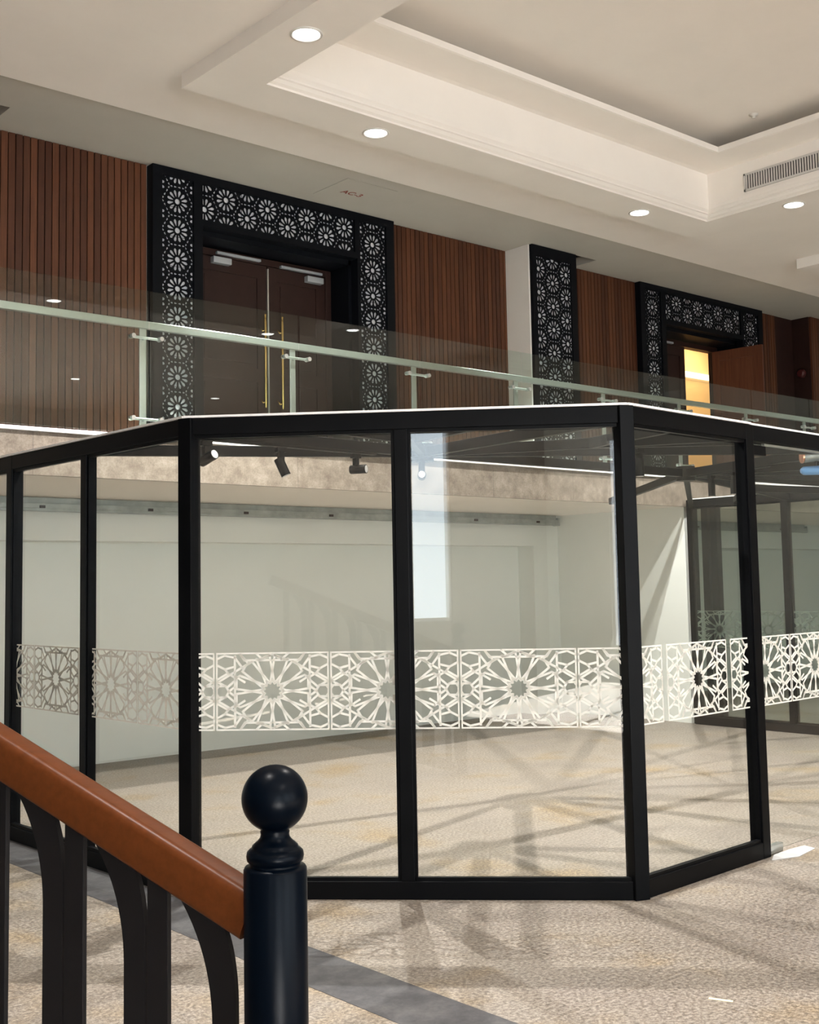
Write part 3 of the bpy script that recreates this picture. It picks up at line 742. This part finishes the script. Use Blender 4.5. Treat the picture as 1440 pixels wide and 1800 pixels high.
for f0, f1, p, h, lb in ((0.25, 0.98, B3, HUB, 'black lighting track under the beam behind the first front pane'), (0.1, 0.6, B65, HUB2, 'black lighting track under the beam near the far frame')):
    a, c = on_ray(h, p, f0), on_ray(h, p, f1); dz = Vector((0, 0, 0.009))
    obj('lighting_track', MB().bar(Vector(a) - dz, Vector(c) - dz, 0.036, 0.016), 'black', pav)
# lamp near the doorway, blue window reflection put on it as a tube
t = thing('track_spotlight', 'grey track spotlight with copper ring and a window reflection as bright blue tube above the glass door', 'spotlight', (7.48, 4.45, 2.5))
cx, cy, cz = 7.46, 4.44, 2.50
obj('lamp_head', MB().tube([(cx, cy, cz), (cx + RTv.x * .14, cy + RTv.y * .14, cz + 0.02)], [0.045, 0.05], 20), 'galv', t)
obj('copper_ring', MB().tube([(cx - RTv.x * .012, cy - RTv.y * .012, cz), (cx, cy, cz)], 0.047, 20), 'copper', t)
obj('blue_reflection', MB().tube([(cx - RTv.x * .02, cy - RTv.y * .02, cz - 0.10), (cx + RTv.x * .0, cy + RTv.y * .0, cz - 0.10), (cx + RTv.x * .16, cy + RTv.y * .16, cz - 0.095)], [0.015, 0.030, 0.034], 18), 'blue', t)
obj('bracket', MB().tube([(cx + RTv.x * .09, cy + RTv.y * .09, cz + 0.09), (cx + RTv.x * .09, cy + RTv.y * .09, cz - 0.09)], 0.012, 10), 'black', t)

# ------------------------------------------------------------------ shutter tracks under the balcony
def track(x0, x1, label):
    t = thing('shutter_track', label, 'track', ((x0 + x1) / 2, 10.44, 2.46))
    obj('channel', MB().box(x0, x1, 10.40, 10.495, 2.40, 2.425).box(x0, x1, 10.40, 10.425, 2.425, 2.47).box(x0, x1, 10.44, 10.495, 2.425, 2.528), 'galv', t, 0.003)
    obj('end_cap', MB().box(x1 - 0.012, x1 + 0.02, 10.395, 10.495, 2.395, 2.50), 'galv', t, 0.003)
    b = MB(); x = x0 + 0.5
    while x < x1 - 0.1:
        obj('bracket', MB().box(x, x + 0.05, 10.385, 10.40, 2.425, 2.45), 'dark_wood_frame', t); x += 1.1
track(XL + 0.1, 11.52, 'long galvanised steel shutter track along the top of the white recessed wall')
track(XE + 0.2, 17.5, 'galvanised steel shutter track seen through the dark green end glass')

# ------------------------------------------------------------------ ceiling fittings
def make_downlight(x, y, z, label, power, group='recessed downlights in the coffer ring'):
    t = thing('downlight', label, 'downlight', (x, y, z), group)
    obj('trim_ring', MB().lathe([(0.115, -0.0), (0.113, -0.007), (0.100, -0.009), (0.092, -0.002), (0.090, 0.002)], (x, y, z), 36), 'lamp_ring', t)
    obj('lamp_lens', MB().lathe([(0.0, -0.012), (0.05, -0.010), (0.085, -0.003), (0.091, 0.0)], (x, y, z), 36), 'lens', t)
    ld = bpy.data.lights.new('downlight_beam', 'SPOT'); ld.energy = power; ld.spot_size = math.radians(104); ld.spot_blend = 0.45
    ld.color = (1.0, 0.965, 0.92); ld.shadow_soft_size = 0.022
    lo = bpy.data.objects.new('downlight_beam', ld); COL.objects.link(lo); lo.location = (x, y, z - 0.09); 
    lo.parent = t; lo.matrix_parent_inverse = t.matrix_world.inverted()
    return t
DL = [(4.65, 6.39, 'bright round downlight on the side band of the coffer, largest of those lit'), (6.15, 7.48, 'bright round downlight on the coffer band above the closed double door'),
      (9.66, 7.48, 'bright round downlight near the coffer corner above the column'), (10.72, 6.35, 'bright round downlight on the coffer band below the air grille'),
      (4.65, 3.4, 'downlight on the coffer side band outside the picture'), (10.72, 3.3, 'downlight on the far coffer side band outside the picture'),
      (6.46, 2.42, 'downlight on the near coffer band mirrored in the balcony glass'), (9.85, 2.35, 'second downlight on the near coffer band mirrored in the balcony glass')]
for k, (x, y, lb) in enumerate(DL): make_downlight(x, y, 5.45, lb, DOWNLIGHT_W * (1.8, 1.5, 0.9, 1.1, 0.4, 0.4, 0.35, 0.35)[k])
for x, y in ((13.25, 6.35), (14.6, 7.48)): make_downlight(x, y, 5.45, 'downlight on the second coffer band outside the picture', DOWNLIGHT_W * 0.5, 'downlights on the second coffer')
for x, y in ((9.47, -3.4), (12.76, -3.9), (1.5, -2.5), (0.5, 2.5)): make_downlight(x, y, ZC, 'downlight in the flat ceiling behind the viewer', DOWNLIGHT_W * 0.6, 'downlights in the flat ceiling')
# air grille on the coffer upright
xg = CX1 - RW
t = thing('air_grille', 'long grey slotted air grille on the upright face of the coffer', 'air vent', (xg, 6.0, 5.66))
y0, y1, z0, z1 = 4.9, 6.71, 5.615, 5.80
fr = MB()
for a, b_, c, d in ((y0, y1, z0, z0 + .02), (y0, y1, z1 - .02, z1), (y0, y0 + .02, z0, z1), (y1 - .02, y1, z0, z1)): fr.box(xg - 0.014, xg - 0.001, a, b_, c, d)
obj('grille_frame', fr, 'grille', t)
obj('grille_back', MB().box(xg - 0.004, xg - 0.001, y0, y1, z0, z1), 'dark', t)
sl = MB(); y = y0 + 0.03
while y < y1 - 0.03: sl.box(xg - 0.013, xg - 0.004, y, y + 0.014, z0 + 0.018, z1 - 0.018); y += 0.029
obj('grille_slats', sl, 'grille', t)
# sprinkler on the raised ceiling
t = thing('ceiling_sprinkler', 'tiny curved sprinkler on the raised ceiling of the coffer', 'sprinkler', (9.9, 6.25, 6.16))
obj('sprinkler_cup', MB().lathe([(0.045, 0.0), (0.042, -0.008), (0.02, -0.012), (0.012, -0.03), (0.022, -0.034), (0.0, -0.036)], (9.9, 6.25, 6.16), 20), 'lamp_ring', t)
# access hatch with AC-3 mark
t = thing('access_hatch', 'flush square ceiling access hatch marked AC-3 above the portal', 'hatch', (7.2, 9.1, ZF))
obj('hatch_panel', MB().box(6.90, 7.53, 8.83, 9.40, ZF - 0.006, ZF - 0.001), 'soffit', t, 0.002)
cu = bpy.data.curves.new('hatch_mark', 'FONT'); cu.body = 'AC-3'; cu.size = 0.115; cu.extrude = 0.0004; cu.align_x = 'LEFT'; cu.offset = 0.002
tmp = bpy.data.objects.new('hatch_mark', cu); COL.objects.link(tmp)
me = bpy.data.meshes.new_from_object(tmp.evaluated_get(bpy.context.evaluated_depsgraph_get())); bpy.data.objects.remove(tmp); bpy.data.curves.remove(cu)
me.materials.clear(); me.transform(Matrix.Translation((7.08, 9.19, ZF - 0.0075)) @ Matrix(((1, 0, 0), (0, -1, 0), (0, 0, -1))).to_4x4())
to = obj('hatch_mark', me, 'ink', t)
to['label'] = 'red-brown AC-3 lettering'
# fire bell in the dark recess
t = thing('alarm_disc', 'small dark red round alarm in the dark recess past the open door', 'alarm', (16.08, 9.56, 4.75))
obj('alarm_dome', MB().tube([(16.148, 9.56, 4.75), (16.10, 9.56, 4.75), (16.08, 9.56, 4.75)], [0.07, 0.07, 0.045], 24), mat('dark_red', (0.06, 0.007, 0.006), 0.4), t)

# ------------------------------------------------------------------ foreground stair balustrade
NX, NY, NZ = 1.272, 1.876, 1.139
az = math.radians(112); SD = Vector((math.cos(az), math.sin(az), 0)); SN = Vector((-SD.y, SD.x, 0))
def pt(s, z, o=0.0): return Vector((NX, NY, 0)) + SD * s + SN * o + Vector((0, 0, z))
sb = thing('stair_balustrade', 'stair balustrade with black ball-topped newel, curved black bars and brown wooden handrail', 'balustrade', (NX, NY, 0))
R = 0.0588
prof = [(0.0, -NZ), (R, -NZ), (R, -0.006), (R - 0.003, -0.001), (R - 0.010, 0.0), (0.047, 0.002), (0.0475, 0.006), (0.0520, 0.010), (0.0535, 0.018), (0.0520, 0.026), (0.047, 0.031), (0.043, 0.033),
        (0.0425, 0.037), (0.038, 0.041), (0.032, 0.046), (0.0275, 0.052), (0.0265, 0.058), (0.0275, 0.062)]
for k in range(3, 37):
    a = math.pi * k / 36 * 1.0; rr = 0.0617 * math.sin(math.pi - a); zz = 0.122 - 0.0617 * math.cos(a)
    if zz > 0.066: prof.append((max(rr, 0.0), zz))
obj('newel_post', MB().lathe(prof, (NX, NY, NZ), 64), 'newel', sb)
SL = 0.413
def rail_z(s): return 1.0565 + SL * (s - 0.072)      # centre line of handrail
# handrail: rounded section swept along the slope
dirR = (SD + Vector((0, 0, SL))).normalized(); upR = (Vector((0, 0, 1)) - dirR * dirR.z).normalized()
sec = []
W2, H2 = 0.033, 0.045
for cx, cz, a0, rr in ((W2 - .012, -H2 + .012, -90, .012), (W2 - .017, H2 - .017, 0, .017), (-W2 + .017, H2 - .017, 90, .017), (-W2 + .012, -H2 + .012, 180, .012)):
    for q in range(5):
        a = math.radians(a0 + 22.5 * q); sec.append((cx + rr * math.cos(a), cz + rr * math.sin(a)))
b = MB(); n = len(sec); vs = []
for s in (0.045, 1.7):
    c0 = pt(s, rail_z(s)); vs += [c0 + SN * x + upR * z for x, z in sec]
b.add(vs, [[i, (i + 1) % n, n + (i + 1) % n, n + i] for i in range(n)], True).add(vs[:n], [list(range(n))[::-1]]).add(vs[n:], [list(range(n))])
obj('handrail', b, 'handrail', sb)
ZB = lambda s: 0.06 + SL * s      # stringer top
def under(s): return rail_z(s) - 0.043
def straight(s0, s1):
    b = MB(); vs = []
    for o in (-0.006, 0.006): vs += [pt(s0, ZB(s0), o), pt(s1, ZB(s1), o), pt(s1, under(s1), o), pt(s0, under(s0), o)]
    b.add(vs, [[0, 1, 2, 3], [7, 6, 5, 4], [0, 4, 5, 1], [1, 5, 6, 2], [2, 6, 7, 3], [3, 7, 4, 0]]); obj('baluster', b, 'baluster', sb, 0.001)
def curved(s):
    """flat bar: straight below, flaring up the slope into the rail"""
    wd = 0.053; L, Rr = [(s + wd, ZB(s))], [(s, ZB(s))]
    def bz(p0, p1, p2, t): return tuple(p0[k] * (1 - t) ** 2 + 2 * p1[k] * t * (1 - t) + p2[k] * t * t for k in (0, 1))
    for q in range(0, 15):
        t = q / 14
        Rr.append(bz((s, under(s) - 0.15), (s, under(s) - 0.03), (s + 0.046, under(s + 0.046) + 0.012), t))
        L.append(bz((s + wd, under(s) - 0.19), (s + wd, under(s + wd) - 0.055), (s + wd + 0.112, under(s + wd + 0.112) + 0.012), t))
    k = len(Rr); b = MB(); vs = []
    for o in (-0.006, 0.006): vs += [pt(x, z, o) for x, z in Rr] + [pt(x, z, o) for x, z in L]
    m = 2 * k; fs = []
    for i in range(k - 1):
        fs += [[i, i + 1, k + i + 1, k + i], [m + i, m + k + i, m + k + i + 1, m + i + 1], [i, m + i, m + i + 1, i + 1], [k + i, k + i + 1, m + k + i + 1, m + k + i]]
    fs += [[0, k, m + k, m], [k - 1, m + k - 1, m + 2 * k - 1, 2 * k - 1]]
    b.add(vs, fs); obj('baluster', b, 'baluster', sb)
for i in range(-0, 7): straight(0.247 + 0.2145 * i, 0.297 + 0.2145 * i)
for i in range(0, 7): curved(0.088 + 0.2145 * i)
b = MB(); vs = []
for o in (-0.03, 0.03): vs += [pt(0.04, 0.0, o), pt(1.7, 0.5, o), pt(1.7, ZB(1.7) + 0.005, o), pt(0.04, ZB(0.04) + 0.005, o)]
b.add(vs, [[0, 1, 2, 3], [7, 6, 5, 4], [0, 4, 5, 1], [1, 5, 6, 2], [2, 6, 7, 3], [3, 7, 4, 0]]); obj('stringer', b, 'newel', sb)

# ------------------------------------------------------------------ scraps on the floor
tag(obj('tape_scrap', MB().add([(4.035, 2.925, 0.0015), (4.072, 2.838, 0.0015), (4.086, 2.844, 0.0025), (4.05, 2.932, 0.0018), (4.035, 2.925, 0.0), (4.072, 2.838, 0.0), (4.086, 2.844, 0.0), (4.05, 2.932, 0.0)],
    [[0, 1, 2, 3], [7, 6, 5, 4], [0, 4, 5, 1], [1, 5, 6, 2], [2, 6, 7, 3], [3, 7, 4, 0]]), 'tape'), 'small pale yellow tape scrap on the open granite floor', 'tape')
tag(obj('paper_sheet', MB().add([(6.26, 4.05, 0.002), (6.45, 3.985, 0.004), (6.72, 4.04, 0.002), (6.70, 4.10, 0.012), (6.52, 4.09, 0.02), (6.36, 4.10, 0.01), (6.26, 4.05, 0.0), (6.45, 3.985, 0.0), (6.72, 4.04, 0.0), (6.70, 4.10, 0.0), (6.52, 4.09, 0.0), (6.36, 4.10, 0.0)],
    [[0, 1, 4], [0, 4, 5], [1, 2, 3], [1, 3, 4], [6, 10, 7], [6, 11, 10], [7, 9, 8], [7, 10, 9], [0, 6, 7, 1], [1, 7, 8, 2], [2, 8, 9, 3], [3, 9, 10, 4], [4, 10, 11, 5], [5, 11, 6, 0]]), 'paper'), 'crumpled white paper sheet under the glass door', 'paper')

# labels of parts that look unlike the rest of their thing
PART_LABELS = {'pattern_film': 'white geometric star film band', 'roof_flashing': 'thin white roof edge strip', 'pull_handle': 'brass pull handle', 'lamp_lens': 'pale round lens',
               'handrail': 'varnished brown wooden handrail', 'glass_pane': 'clear glass pane', 'door_pane': 'clear glass pane', 'door_closer': 'silver door closer body', 'closer_arm': 'silver closer arm',
               'backing_board': 'pale board behind the piercings', 'grille_back': 'dark slot behind the slats', 'copper_ring': 'copper ring', 'blue_reflection': 'bright blue tube painted as window reflection'}
for o in list(S.objects):
    k = o.name.split('.')[0]
    if o.parent is not None and k in PART_LABELS and 'label' not in o: o['label'] = PART_LABELS[k]
